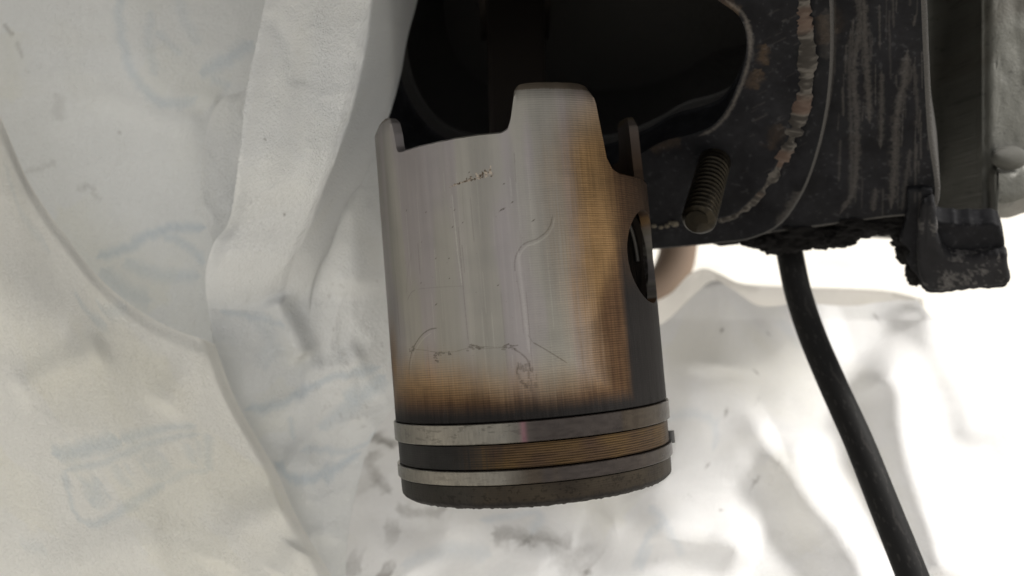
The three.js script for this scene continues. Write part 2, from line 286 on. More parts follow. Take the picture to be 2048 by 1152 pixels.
  const map = dataTex(PW, PH, (i, j, o) => {
    const k = j * PW + i, th = (i + 0.5) / PW * 360 - 180, h = (j + 0.5) / PH * 72 - 36;
    const streak = fbm(i / 7, j / 260, 3), fine = fbm(i / 2.2, j / 70, 2), blot = fbm(i / 60 + 8, j / 50, 4), warp = (fbm(i / 60, j / 160, 3) - 0.5) * 5 + (fbm(i / 3, j / 120 + 5, 2) - 0.5) * 4;
    // brown varnish baked on beside the port, at the bottom of the skirt and on the lands
    const e0 = lerp(14, 19, ss(5, -14, h)) + 4 * ss(26, 34, h);
    let br = ss(e0 - 13, e0 + 24, th + warp) * lerp(1, 0.45, ss(20, 34, h + warp * 0.4));
    br = Math.max(br, ss(-5, -21, h + warp * 0.28 - 2.0 * gaussT(th + 55, 25) + 2.2 * gaussT(th - 5, 16)) * 0.95);
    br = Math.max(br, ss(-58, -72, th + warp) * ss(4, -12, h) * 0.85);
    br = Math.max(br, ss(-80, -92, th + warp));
    const groove = 0.5 + 0.5 * Math.sin(h / 0.40 * 2 * Math.PI), g2 = clamp(groove * 1.2 + (fbm(i / 30, j / 2, 2) - 0.5) * 1.1);
    const lines = ss(-5, 14, th + warp * 1.3) * 0.9 + ss(-10, -15, h) * 0.6;
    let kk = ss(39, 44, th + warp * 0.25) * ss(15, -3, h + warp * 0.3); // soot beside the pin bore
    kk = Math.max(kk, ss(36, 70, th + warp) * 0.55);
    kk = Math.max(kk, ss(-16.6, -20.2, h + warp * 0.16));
    const d = dark[k], p = pale[k], s = scar[k];
    const band = fbm(i / 34 + 60, j / 700, 3), mauve = ss(0.45, 0.65, fbm(i / 50 + 90, j / 400, 2));
    let r = 0.21 * (0.95 + 0.1 * streak) * (0.975 + 0.05 * fine) * (0.9 + 0.2 * blot) * (0.72 + 0.56 * band), gg = r * (0.955 - 0.03 * mauve), b = r * (0.83 + 0.05 * mauve + 0.05 * fbm(i / 90, j / 200 + 3, 2));
    r += p * 0.1; gg += p * 0.1; b += p * 0.09;
    const wl = ss(0.3, 0.6, fbm(i / 45 + 20, j / 110, 3)), sh = 1 - 0.13 * clamp(lines) * (1 - g2) * (0.3 + 0.7 * wl); r *= sh; gg *= sh; b *= sh;
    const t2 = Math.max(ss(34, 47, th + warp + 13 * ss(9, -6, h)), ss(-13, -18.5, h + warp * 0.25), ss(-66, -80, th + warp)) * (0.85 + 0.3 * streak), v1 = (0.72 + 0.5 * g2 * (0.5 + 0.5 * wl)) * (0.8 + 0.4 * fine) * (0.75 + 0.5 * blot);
    const gold = [0.195 * v1, 0.120 * v1, 0.056 * v1], deep = [0.068 * v1, 0.038 * v1, 0.020 * v1];
    const m1 = ss(0, 0.9, br);
    r = lerp(r, lerp(gold[0], deep[0], t2), m1); gg = lerp(gg, lerp(gold[1], deep[1], t2), m1); b = lerp(b, lerp(gold[2], deep[2], t2), m1);
    const soot = 0.016 + 0.02 * blot * fine;
    if (h < -24.2) { // lands below the upper ring
      const land = h > -29.5, c = ss(-32, -8, th + warp * 2) * (land ? 1 : 0.5) * ss(95, 60, th);
      const bb = (land ? 0.02 : 0.022) * (0.6 + 0.8 * blot) * (0.8 + 0.4 * fine), lv = land ? 0.45 + 1.0 * g2 : 0.85 + 0.3 * g2;
      r = lerp(bb, 0.054 * lv * (0.6 + 0.8 * blot), c); gg = lerp(bb * 0.97, 0.034 * lv * (0.6 + 0.8 * blot), c); b = lerp(bb * 0.95, 0.018 * lv, c);
      if (!land) { r = lerp(r, 0.029 * (0.5 + blot), 0.6); gg = lerp(gg, 0.026 * (0.5 + blot), 0.6); b = lerp(b, 0.021 * (0.5 + blot), 0.6); const sp = ss(0.62, 0.7, fbm(i / 6, j / 6, 3)); r *= 1 - 0.35 * sp; gg *= 1 - 0.35 * sp; b *= 1 - 0.35 * sp; }
      kk = ss(-33.7, -34.6, h + warp * 0.08) * 0.9;
    }
    r = lerp(r, soot, kk); gg = lerp(gg, soot * 0.93, kk); b = lerp(b, soot * 0.92, kk);
    const dk = d * 0.78; r = lerp(r, 0.045, dk); gg = lerp(gg, 0.034, dk); b = lerp(b, 0.024, dk);
    if (h > 33.9) { const w = 0.75 * ss(33.9, 34.3, h + warp * 0.06); r = lerp(r, 0.075 * (0.5 + blot), w); gg = lerp(gg, 0.055 * (0.5 + blot), w); b = lerp(b, 0.035 * (0.5 + blot), w); }
    if (s > 0.1) { const c = ss(0.3, 0.7, fbm(i / 6, j / 5, 2)), w = clamp(s * 1.3); r = lerp(r, 0.06 + 0.34 * c, w); gg = lerp(gg, 0.04 + 0.30 * c, w); b = lerp(b, 0.025 + 0.25 * c, w); }
    o[0] = r; o[1] = gg; o[2] = b;
    const stain = Math.max(m1 * 0.7, kk, h < -24.2 ? 0.8 : 0, d * 0.9, s);
    const hh = 0.5 + 0.2 * clamp(lines + 0.2) * (groove - 0.5) + 0.12 * (fine - 0.5) - 0.22 * d - 0.3 * s * fbm(i / 2, j / 2, 2) + 0.03 * p + 0.2 * kk * (fbm(i / 3, j / 3, 3) - 0.5);
    hm[k * 4] = hm[k * 4 + 1] = hm[k * 4 + 2] = Math.round(255 * clamp(hh)); hm[k * 4 + 3] = 255;
    orm[k * 4] = 255; orm[k * 4 + 1] = Math.round(255 * clamp(0.46 + 0.14 * (blot - 0.5) + 0.1 * (streak - 0.5) + 0.12 * stain + 0.15 * kk)); orm[k * 4 + 2] = Math.round(255 * clamp(0.85 + 0.1 * stain)); orm[k * 4 + 3] = 255;
  }, true);
  const mk = (a) => { const t = new THREE.DataTexture(a, PW, PH, THREE.RGBAFormat, THREE.UnsignedByteType); t.magFilter = t.minFilter = THREE.LinearFilter; t.wrapS = THREE.RepeatWrapping; t.wrapT = THREE.ClampToEdgeWrapping; t.needsUpdate = true; return t; };
  map.wrapT = THREE.ClampToEdgeWrapping;
  return { map, bump: mk(hm), orm: mk(orm) };
}
const pm = pistonMaps();
const pistonMat = new THREE.MeshStandardMaterial({ map: pm.map, roughnessMap: pm.orm, metalnessMap: pm.orm, bumpMap: pm.bump, bumpScale: 0.00006, roughness: 1, metalness: 1 });
const PROFILE = [[-180, 27.3], [-163, 27.3], [-162, 28], [-160.5, 34], [-158, 35], [-147, 35], [-145.5, 34], [-143, 24], [-141, 21], [-137, 20.1], [-96, 20.1], [-92, 21], [-90, 24], [-88.5, 33], [-86, 34.6], [-62, 34.8], [-57, 34.4], [-53.4, 33.2], [-51.9, 31], [-51.2, 28.4], [-50.2, 27.6], [-48, 27.35], [-30, 27.3], [-11, 27.3], [-2.8, 27.25], [-0.5, 27.8], [0.9, 29.5], [2.3, 32.4], [3.3, 34.3], [5.0, 35.2], [8.5, 35.45], [20, 35.5], [30, 35.5], [33.3, 35.1], [35.2, 33.8], [36.4, 32.2], [38.3, 26.5], [39.5, 22.8], [42.3, 20.9], [46, 20.25], [52, 20.1], [88, 20.1], [91, 21], [92.5, 24], [94, 33], [96, 35], [107, 35.3], [109.5, 34.5], [111, 28], [112.5, 27.3], [180, 27.3]];
{
  const cols = []; // along the edge: [angle, height], evenly spaced
  for (let i = 0; i + 1 < PROFILE.length; i++) {
    const [t0, h0] = PROFILE[i], [t1, h1] = PROFILE[i + 1], n = Math.max(1, Math.ceil(Math.hypot((t1 - t0) * 0.4538, h1 - h0) / 0.42));
    for (let k = 0; k < n; k++) cols.push([lerp(t0, t1, k / n), lerp(h0, h1, k / n)]);
  }
  for (let p = 0; p < 2; p++) for (let i = 0; i < cols.length; i++) { const a = cols[(i + cols.length - 1) % cols.length][1], b = cols[(i + 1) % cols.length][1]; if (Math.abs(a - b) > 0.05) cols[i][1] = 0.25 * a + 0.5 * cols[i][1] + 0.25 * b; }
  const n = cols.length, pos = [], uv = [], idx = [], RI = PR - 0.0018;
  const prof = []; for (let k = 0; k <= 26; k++) prof.push(['o', k / 26]);
  prof.push(['c', 0], ['i', 1]); for (let k = 5; k >= 0; k--) prof.push(['i', k / 6]);
  const bot = -20.75;
  for (let i = 0; i <= n; i++) {
    const [t0, top0] = cols[i % n], t = i === n ? 180 : t0, nick = 0.10 * (fbm(i / 2.3, 4, 2) - 0.5), top = top0 + nick, ch = 0.35 + 1.1 * ss(33, 35.2, top0);
    for (const [w, f] of prof) {
      let r = PR, h;
      if (w === 'o') h = lerp(bot, top - ch, f); else if (w === 'c') { h = top - 0.05; r = PR - 0.0003 - 0.0004 * ss(33, 35.2, top0); } else { h = lerp(bot, top - (f === 1 ? 0.05 : 0), f); r = RI; }
      pos.push(Math.sin(t * D2R) * r, h / 1000 + HB, Math.cos(t * D2R) * r); uv.push(pu(t), pv(h));
    }
  }
  const m = prof.length;
  for (let i = 0; i < n; i++) for (let k = 0; k < m; k++) { const a = i * m + k, b = i * m + (k + 1) % m, c = a + m, d = b + m; idx.push(a, c, b, b, c, d); }
  let g = new THREE.BufferGeometry(); g.setAttribute('position', new THREE.Float32BufferAttribute(pos, 3)); g.setAttribute('uv', new THREE.Float32BufferAttribute(uv, 2)); g.setIndex(idx);
  g = creased(g, 0.6);
  const pinDir = V(Math.sin(66 * D2R), 0, Math.cos(66 * D2R)), bore = new THREE.CylinderGeometry(0.0086, 0.0086, 0.07, 64);
  bore.applyQuaternion(new THREE.Quaternion().setFromUnitVectors(V(0, 1, 0), pinDir)); bore.translate(0, 0.0056 + HB, 0);
  const ev = new Evaluator(); ev.useGroups = false; ev.attributes = ['position', 'normal', 'uv'];
  const A = new Brush(g), B = new Brush(bore); A.updateMatrixWorld(); B.updateMatrixWorld();
  const cut = ev.evaluate(A, B, SUBTRACTION).geometry;
  cut.computeBoundingSphere();
  part('skirt', cut, pistonMat, piston);
  // pin bosses, gudgeon pin, circlips
  const alu = new THREE.MeshStandardMaterial({ color: new THREE.Color(0.035, 0.029, 0.025), roughness: 0.45, metalness: 0.9 });
  const steel = new THREE.MeshStandardMaterial({ color: new THREE.Color(0.04, 0.038, 0.036), roughness: 0.5, metalness: 0.9 });
  const dull = new THREE.MeshStandardMaterial({ color: new THREE.Color(0.03, 0.028, 0.026), roughness: 0.45, metalness: 0.9 });
  const tubeAt = (pts, m2, name) => { const l = new THREE.LatheGeometry(pts.map(([r, y]) => new THREE.Vector2(r, y)), 64), gg = creased(l, 0.5); gg.applyQuaternion(new THREE.Quaternion().setFromUnitVectors(V(0, 1, 0), pinDir)); gg.translate(0, 0.0056 + HB, 0); return part(name, gg, m2, piston); };
  for (const s of [1, -1]) {
    tubeAt([[0.0086, s * 0.0234], [0.0086, s * 0.0221], [0.0092, s * 0.0220], [0.0092, s * 0.0209], [0.0086, s * 0.0208], [0.0086, s * 0.010], [0.0118, s * 0.010], [0.0118, s * 0.0205], [0.0118, s * 0.0222], [0.0086, s * 0.0234]], alu, 'pin_boss');
    const clip = new THREE.TorusGeometry(0.0083, 0.0005, 10, 90, 5.5); clip.applyQuaternion(new THREE.Quaternion().setFromUnitVectors(V(0, 0, 1), pinDir)); clip.translate(pinDir.x * s * 0.0214, 0.0056 + HB, pinDir.z * s * 0.0214);
    part('circlip', clip, steel, piston);
  }
  tubeAt([[0.0049, -0.0200], [0.0080, -0.0200], [0.0084, -0.0196], [0.0084, 0.0196], [0.0080, 0.0200], [0.0049, 0.0200], [0.0049, -0.0200]], dull, 'gudgeon_pin');
}
{ // crown and ring lands
  const pr = [[0, -34.2]]; for (const r of [6, 12, 17, 21, 23.6]) pr.push([r, -35.4 + 0.9 * (r / 26) ** 2 - 0.6]);
  pr.push([24.6, -35.25], [25.2, -34.9], [25.6, -34.5], [25.74, -34.0], [25.78, -33], [25.8, -31.42], [24.2, -31.41], [24.2, -28.62], [25.8, -28.60], [25.8, -27.5], [25.82, -26], [25.84, -24.72], [24.2, -24.70], [24.2, -20.86], [25.9, -20.84], [25.9, -20.78], [10, -20.76], [0, -20.76]);
  const fine = []; for (let i = 0; i + 1 < pr.length; i++) { const k = Math.max(1, Math.ceil(Math.hypot(pr[i + 1][0] - pr[i][0], pr[i + 1][1] - pr[i][1]) / (pr[i][1] < -33.5 && pr[i][0] > 20 ? 0.4 : 3))); for (let q = 0; q < k; q++) fine.push([lerp(pr[i][0], pr[i + 1][0], q / k), lerp(pr[i][1], pr[i + 1][1], q / k)]); } fine.push(pr.at(-1));
  const K = 480, pos = [], uv = [], idx = [], m = fine.length;
  for (let i = 0; i <= K; i++) { const t = -180 + 360 * i / K; for (const [r, h] of fine) {
    const rough = ss(-33.6, -34.7, h) * ss(15, 22, r), a = (i % K) * 0.48, n = (fbm(a, r * 0.9 + h, 3) - 0.5), n2 = (fbm(a * 2.3, r * 2 + h * 3, 2) - 0.5);
    const rr = r + rough * 0.22 * n2, hh = h + rough * (0.32 * n + 0.2 * n2);
    pos.push(Math.sin(t * D2R) * rr / 1000, hh / 1000 + HB, Math.cos(t * D2R) * rr / 1000); uv.push(pu(t), pv(Math.max(h, -35.9)));
  } }
  for (let i = 0; i < K; i++) for (let k = 0; k + 1 < m; k++) { const a = i * m + k, b = a + 1, c = a + m, d = b + m; idx.push(a, c, b, b, c, d); }
  let g = new THREE.BufferGeometry(); g.setAttribute('position', new THREE.Float32BufferAttribute(pos, 3)); g.setAttribute('uv', new THREE.Float32BufferAttribute(uv, 2)); g.setIndex(idx); g = creased(g, 0.6);
  part('crown', g, pistonMat, piston).userData.label = 'sooty brown crown with ring lands and carbon edge';
}
{ // two piston rings, each with an end gap
  const RW = 1024, RH = 64;
  const ringMap = (v) => dataTex(RW, RH, (i, j, o) => {
    const th = i / RW * 360 - 180, w = (fbm(i / 30, v * 9 + 1, 3) - 0.5) * 16, n = fbm(i / 9 + v * 70, j / 9, 4), f = fbm(i / 2, j / 30 + v, 2), t = ss(-16, 2, th + w) * ss(82, 72, th + w * 0.3);
    const blue = ss(0.45, 0.62, fbm(i / 45 + v * 5, 7, 3));
    const b = 0.17 * (0.75 + 0.35 * f) * (1 - 0.3 * ss(0.6, 0.72, n) * (1 - v * 0.5));
    o[0] = lerp(b, lerp(0.052, 0.046, blue) * (0.7 + 0.6 * n), t); o[1] = lerp(b * 0.94, lerp(0.042, 0.039, blue) * (0.7 + 0.6 * n), t); o[2] = lerp(b * 0.82, lerp(0.033, 0.036, blue) * (0.7 + 0.6 * n), t);
    const pk = Math.exp(-(((th + 4) / 1.1) ** 2)) * (1 - v); o[0] += pk * 0.07; o[1] += pk * 0.012; o[2] += pk * 0.03;
  }, true);
  const sc = dataTex(256, 64, (i, j, o) => { const n = 0.6 * fbm(i / 1.7, j / 12, 2) + 0.4 * fbm(i / 20, j / 20, 3); o[0] = n; o[1] = 0.2 + 0.3 * n; o[2] = n; }); sc.repeat.set(5, 1);
  const ring = (h0, h1, gapAt, gapHalf, v, ro) => {
    const pr = [[24.4, h0], [ro - 0.12, h0], [ro, h0 + 0.12], [ro, h1 - 0.12], [ro - 0.12, h1], [24.4, h1]], K = 360, pos = [], uv = [], idx = [], m = pr.length, a0 = gapAt + gapHalf, span = 360 - 2 * gapHalf;
    for (let i = 0; i <= K; i++) { const t = a0 + span * i / K; for (const [r, h] of pr) { pos.push(Math.sin(t * D2R) * r / 1000, h / 1000 + HB, Math.cos(t * D2R) * r / 1000); uv.push(pu(t), (h - h0) / (h1 - h0)); } }
    for (let i = 0; i < K; i++) for (let k = 0; k < m; k++) { const a = i * m + k, b = i * m + (k + 1) % m, c = a + m, d = b + m; idx.push(a, c, b, b, c, d); }
    for (const [s, f] of [[0, 1], [K * m, -1]]) for (let k = 1; k + 1 < m; k++) f > 0 ? idx.push(s, s + k, s + k + 1) : idx.push(s, s + k + 1, s + k);
    let g = new THREE.BufferGeometry(); g.setAttribute('position', new THREE.Float32BufferAttribute(pos, 3)); g.setAttribute('uv', new THREE.Float32BufferAttribute(uv, 2)); g.setIndex(idx); g = creased(g, 0.4);
    return part('piston_ring', g, new THREE.MeshStandardMaterial({ map: ringMap(v), roughness: 1, roughnessMap: sc, bumpMap: sc, bumpScale: 0.00002, metalness: 0.92 }), piston);
  };
  ring(-24.45, -21.05, 100, 1.2, 0, 26.38).userData.label = 'wide upper steel piston ring, bright and purple-brown';
  ring(-31.2, -28.85, 84, 1.6, 1, 26.25).userData.label = 'narrow lower steel piston ring beside the crown';
  const g = new THREE.CylinderGeometry(0.0009, 0.0009, 0.0022, 16), pin = part('locating_pin', g, new THREE.MeshStandardMaterial({ color: new THREE.Color(0.02, 0.02, 0.02), roughness: 0.6 }), piston);
  pin.position.set(Math.sin(83 * D2R) * 0.0260, -0.0283 + HB, Math.cos(83 * D2R) * 0.0260);
}
{ // connecting rod reaching up into the dark mouth
  const base = A0.clone().addScaledVector(AY, 0.0056), o = thing('connecting_rod', 'dark steel connecting rod inside the crankcase mouth', 'connecting rod', base);
  const m = new THREE.MeshStandardMaterial({ color: new THREE.Color(0.028, 0.023, 0.02), roughness: 0.6, metalness: 0.8 });
  const to = P(1030, -60, 0.232).sub(base), dir = to.clone().normalize(), L = to.length();
  const s = new THREE.Shape([[-0.0045, 0.01], [0.0045, 0.01], [0.0065, L - 0.012], [-0.0065, L - 0.012]].map(([x, y]) => new THREE.Vector2(x, y)));
  const g = new THREE.ExtrudeGeometry(s, { depth: 0.006, bevelEnabled: true, bevelSize: 0.001, bevelThickness: 0.001, bevelSegments: 2 }); g.translate(0, 0, -0.003);
  const X = V(1, 0, 0).addScaledVector(dir, -dir.x).normalize(); const mm = new THREE.Matrix4().makeBasis(X, dir, X.clone().cross(dir));
  g.applyMatrix4(mm); part('shank', g, m, o);
  const eye = new THREE.LatheGeometry([[0.0086, -0.009], [0.0118, -0.009], [0.0118, 0.009], [0.0086, 0.009], [0.0086, -0.009]].map(([x, y]) => new THREE.Vector2(x, y)), 48); eye.rotateZ(Math.PI / 2); eye.rotateY(24 * D2R); part('small_end', eye, m, o);
  const big = new THREE.LatheGeometry([[0.011, -0.009], [0.018, -0.009], [0.018, 0.009], [0.011, 0.009], [0.011, -0.009]].map(([x, y]) => new THREE.Vector2(x, y)), 48); big.rotateZ(Math.PI / 2); big.translate(to.x, to.y, to.z); part('big_end', big, m, o);
}

// ---------------------------------------------------------------- aluminium cover behind the case
{
  const base = P(1960, 420, 0.2), o = thing('engine_cover', 'dull grey stained aluminium cover beside the black crankcase', 'engine cover', base);
  const pos = [], uv = [], idx = [], nx = 60, ny = 70;
  const bot = (x) => x < 1996 ? 480 : 436 - 12 * ss(2010, 2060, x);
  const dd = (x, y) => 0.214 - 0.020 * ss(1850, 1990, x) + 0.0015 * (fbm(x / 60, y / 90, 3) - 0.5) - 0.003 * ss(1975, 1992, x) * ss(330, 350, y) + 0.012 * Math.pow(ss(bot(x) - 40, bot(x), y), 2) - 0.0008 * (Math.exp(-(((x - 1962) / 5) ** 2)));
  for (let j = 0; j <= ny; j++) for (let i = 0; i <= nx; i++) { const x = lerp(1835, 2085, i / nx), b = bot(x), y = lerp(-260, b, j / ny), p = P(x, y, dd(x, y)).sub(base); pos.push(p.x, p.y, p.z); uv.push(p.x + 0.05, p.y); }
  const n0 = pos.length / 3; for (let k = 0; k < n0; k++) { pos.push(pos[3 * k] * 1.05, pos[3 * k + 1] + 0.004, pos[3 * k + 2] - 0.05); uv.push(uv[2 * k], uv[2 * k + 1]); }
  const quad = (a, b, c, d) => idx.push(a, c, b, b, c, d), id = (i, j) => j * (nx + 1) + i;
  for (let j = 0; j < ny; j++) for (let i = 0; i < nx; i++) { quad(id(i, j), id(i + 1, j), id(i, j + 1), id(i + 1, j + 1)); quad(n0 + id(i + 1, j), n0 + id(i, j), n0 + id(i + 1, j + 1), n0 + id(i, j + 1)); }
  for (let i = 0; i < nx; i++) quad(id(i, ny), id(i + 1, ny), n0 + id(i, ny), n0 + id(i + 1, ny));
  for (let j = 0; j < ny; j++) { quad(id(0, j + 1), id(0, j), n0 + id(0, j + 1), n0 + id(0, j)); quad(id(nx, j), id(nx, j + 1), n0 + id(nx, j), n0 + id(nx, j + 1)); }
  const g = new THREE.BufferGeometry(); g.setAttribute('position', new THREE.Float32BufferAttribute(pos, 3)); g.setAttribute('uv', new THREE.Float32BufferAttribute(uv, 2)); g.setIndex(idx);
  const map = dataTex(1024, 1024, (i, j, o2) => { const n = fbm(i / 90, j / 90, 5), f = fbm(i / 6, j / 6, 3), st = 0.5 * ss(0.5, 0.75, fbm(i / 150 + 9, j / 120, 4)), v = 0.9 + 0.2 * fbm(i / 9, j / 120, 3), sp = ss(0.7, 0.78, f); o2[0] = (0.075 * v * (0.7 + 0.6 * n)) * (1 - 0.35 * st) * (1 - 0.4 * sp); o2[1] = (0.075 * v * (0.7 + 0.6 * n)) * (1 - 0.45 * st) * (1 - 0.4 * sp); o2[2] = (0.065 * v * (0.7 + 0.6 * n)) * (1 - 0.52 * st) * (1 - 0.4 * sp); }, true);
  map.repeat.set(10, 10);
  const m = new THREE.MeshStandardMaterial({ map, roughness: 0.55, metalness: 0.25, bumpMap: pit, bumpScale: 0.0001 });
  part('cover_wall', creased(g, 0.7), m, o);
  const boss = new THREE.SphereGeometry(1, 40, 20, 0, Math.PI * 2, 0, Math.PI / 2); boss.rotateX(Math.PI / 2); boss.scale(0.0040, 0.0027, 0.0016); const c = P(2018, 316, 0.1915).sub(base); boss.translate(c.x, c.y, c.z);
  part('bolt_head', boss, m, o);
}

// ---------------------------------------------------------------- black hose
{
  const base = P(1840, 1180, 0.172), o = thing('hose', 'plain black rubber hose curving down from the grimy crankcase', 'hose', base);
  const pts = [[1560, 400, 0.214], [1573, 470, 0.212], [1582, 520, 0.209], [1596, 585, 0.206], [1622, 665, 0.202], [1664, 765, 0.196], [1716, 880, 0.188], [1768, 1010, 0.18], [1818, 1135, 0.174], [1870, 1270, 0.168]].map(([x, y, d]) => P(x, y, d).sub(base));
  const g = new THREE.TubeGeometry(new THREE.CatmullRomCurve3(pts), 160, 0.0031, 28, false);
  const m = dataTex(256, 256, (i, j, o2) => { const n = fbm(i / 30, j / 8, 4), s = ss(0.6, 0.7, n) * 0.012; o2[0] = 0.012 + s; o2[1] = 0.012 + s * 0.9; o2[2] = 0.0125 + s * 0.8; }, true); m.repeat.set(6, 1);
  part('hose_tube', g, new THREE.MeshPhysicalMaterial({ specularIntensity: 0.15, map: m, roughness: 0.6 }), o);
}

// ---------------------------------------------------------------- white rags
// A rag is a cloth patch between four edge lines; depth(x, y) gives how far its folds stand from the viewer. Texture coordinates are lengths along the cloth.
const fibre = dataTex(512, 512, (i, j, o) => { const n = 0.5 * fbm(i / 3.1, j / 3.1, 2) + 0.5 * fbm(i / 1.6 + j / 9, j / 5 - i / 7, 2); o[0] = o[1] = o[2] = clamp(n * 1.3 - 0.15); });
fibre.repeat.set(1 / 0.03, 1 / 0.03);
function rag(label, edges, nu, nv, depth, paint, tint, base, bump = 0.0004, through = 0.34) {
  const T = curve(edges.top, nu), B = curve(edges.bottom, nu), L = curve(edges.left, nv), R = curve(edges.right, nv);
  const px = [], pos = [], idx = [], uv = new Float32Array((nu + 1) * (nv + 1) * 2), pts = [];
  for (let j = 0; j <= nv; j++) for (let i = 0; i <= nu; i++) {
    const s = i / nu, t = j / nv, c = (k) => (1 - t) * T[i][k] + t * B[i][k] + (1 - s) * L[j][k] + s * R[j][k] - ((1 - s) * (1 - t) * T[0][k] + s * (1 - t) * T[nu][k] + (1 - s) * t * B[0][k] + s * t * B[nu][k]);
    const x = c(0), y = c(1); px.push([x, y]);
    const p = P(x, y, depth(x, y, s, t)).sub(base); pts.push(p); pos.push(p.x, p.y, p.z);
  }
  const id = (i, j) => j * (nu + 1) + i;
  const um = []; for (let j = 0; j <= nv; j++) { let u = 0; um[j] = [0]; for (let i = 1; i <= nu; i++) um[j][i] = u += pts[id(i, j)].distanceTo(pts[id(i - 1, j)]); }
  const ucen = 0.5; let vmax = 0, umax = 0;
  for (let i = 0; i <= nu; i++) { let v = 0; for (let j = 0; j <= nv; j++) { if (j) v += pts[id(i, j)].distanceTo(pts[id(i, j - 1)]); const k = id(i, j); uv[2 * k] = um[j][i] - um[j][nu] * ucen; uv[2 * k + 1] = v; vmax = Math.max(vmax, v); umax = Math.max(umax, Math.abs(uv[2 * k])); } }
  for (let j = 0; j < nv; j++) for (let i = 0; i < nu; i++) { const a = id(i, j), b = id(i + 1, j), c = id(i, j + 1), d = id(i + 1, j + 1); idx.push(a, c, b, b, c, d); }
  const g = new THREE.BufferGeometry(); g.setAttribute('position', new THREE.Float32BufferAttribute(pos, 3)); g.setAttribute('uv', new THREE.BufferAttribute(uv, 2)); g.setIndex(idx); g.computeVertexNormals();
  // print and dirt
  const TS = 1024, ink = new Float32Array(TS * TS), dirt = new Float32Array(TS * TS), oil = new Float32Array(TS * TS), size = Math.max(umax * 2, vmax) * 1.02;
  const at = ([x, y]) => { let b = 1e18, k = 0; for (let q = 0; q < px.length; q++) { const d = (px[q][0] - x) ** 2 + (px[q][1] - y) ** 2; if (d < b) { b = d; k = q; } } return [(uv[2 * k] / size + 0.5) * TS, uv[2 * k + 1] / size * TS]; };
  const mm = TS / size / 1000;
  paint({
    ink: (p, w, a) => stroke(ink, TS, TS, (p.length > 2 ? curve(p, Math.min(24, p.length * 5)) : p).map(at), w * mm * 1.25, a, 0.35, 1),
    dirt: (p, w, a) => {
      const c = p.map(at); stroke(dirt, TS, TS, c, w * mm * 1.4, a * 0.65, 0.95, 1);
      let len = 0; for (let k = 1; k < c.length; k++) len += Math.hypot(c[k][0] - c[k - 1][0], c[k][1] - c[k - 1][1]);
      for (let k = 0, n = Math.min(160, 3 + Math.round(len * w / mm * 0.35 + w * 8)); k < n; k++) { const q = rnd() * (c.length - 1.001), i = Math.floor(q), f = q - i, g = () => (rnd() + rnd() + rnd() - 1.5) * w * mm * 1.3, x = lerp(c[i][0], c[i + 1][0], f) + g(), y = lerp(c[i][1], c[i + 1][1], f) + g(); stroke(dirt, TS, TS, [[x, y], [x + rnd() - 0.5, y + 0.4]], (0.06 + 0.22 * rnd() * Math.min(1, w)) * mm + 0.25, a * (0.4 + 0.7 * rnd()), 0.5, 1); }
    },
    oil: (p, w, a) => stroke(oil, TS, TS, p.map(at), w * mm, a, 0.6, 1),
  });
  const map = dataTex(TS, TS, (i, j, o) => {
    const k = j * TS + i, n = 0.96 + 0.05 * (fbm(i / (9 * mm), j / (9 * mm), 4) - 0.5) + 0.05 * (fbm(i / 2, j / 2, 2) - 0.5), y = fbm(i / (14 * mm) + 3, j / (14 * mm), 3);
    const a = ink[k], d = dirt[k], q = oil[k] + 0.3 * ss(0.5, 0.8, y);
    o[0] = tint[0] * n; o[1] = tint[1] * n * (1 - 0.01 * q); o[2] = tint[2] * n * (1 - 0.055 * q);
    o[0] *= 1 - 0.26 * a; o[1] *= 1 - 0.19 * a; o[2] *= 1 - 0.12 * a;
    o[0] = lerp(o[0], 0.09, d); o[1] = lerp(o[1], 0.075, d); o[2] = lerp(o[2], 0.06, d);
  }, true);
  map.repeat.set(1 / size, 1 / size); map.offset.set(0.5, 0);
  const m = new THREE.MeshPhysicalMaterial({ map, roughness: 0.95, transmission: through, thickness: 0, specularIntensity: 0.15, bumpMap: fibre, bumpScale: bump, side: THREE.DoubleSide });
  const o = part('rag', g, m, scene); o.name = ragNames.length ? 'rag_' + String(ragNames.length).padStart(3, '0') : 'rag'; ragNames.push(1);
  o.position.copy(toWorld(base)); o.quaternion.copy(Q); o.userData = { label, category: 'rag', group: 'white rags packed round the piston' };
  return o;
}
const ragNames = [];
const gauss = (d, w) => Math.exp(-(d / w) * (d / w));
const ridge = (pts, amp, w) => { const c = curve(pts, 24); return (x, y) => { const [d, , t] = segDist(c, x, y); return amp * gauss(d, w) * ss(0, 0.15, t) * ss(0, 0.15, 1 - t); }; };
const stepTo = (pts, amp, w) => { const c = curve(pts, 24); return (x, y) => { const [d, s] = segDist(c, x, y); return amp * ss(-w, w, s); }; };
const crease = (x, y, k, s0) => { const wx = x + 30 * fbm(x / 90 + s0, y / 90, 2), wy = y + 30 * fbm(x / 90, y / 90 + s0, 2), a = 1 - Math.abs(2 * fbm(wx / k + s0, wy / k, 2) - 1), b = 1 - Math.abs(2 * fbm(wx / (k * 0.45) + s0 * 2, wy / (k * 0.5), 2) - 1); return Math.pow(a, 5) + 0.35 * Math.pow(b, 5); };
const FC = []; { let q = 991; const rr = () => { q = (q * 1664525 + 1013904223) >>> 0; return q / 4294967296; }; for (let k = 0; k < 10; k++) { const a = rr() * 3.1416; FC.push([Math.cos(a), Math.sin(a), rr() * 600, 260 + rr() * 340]); } }
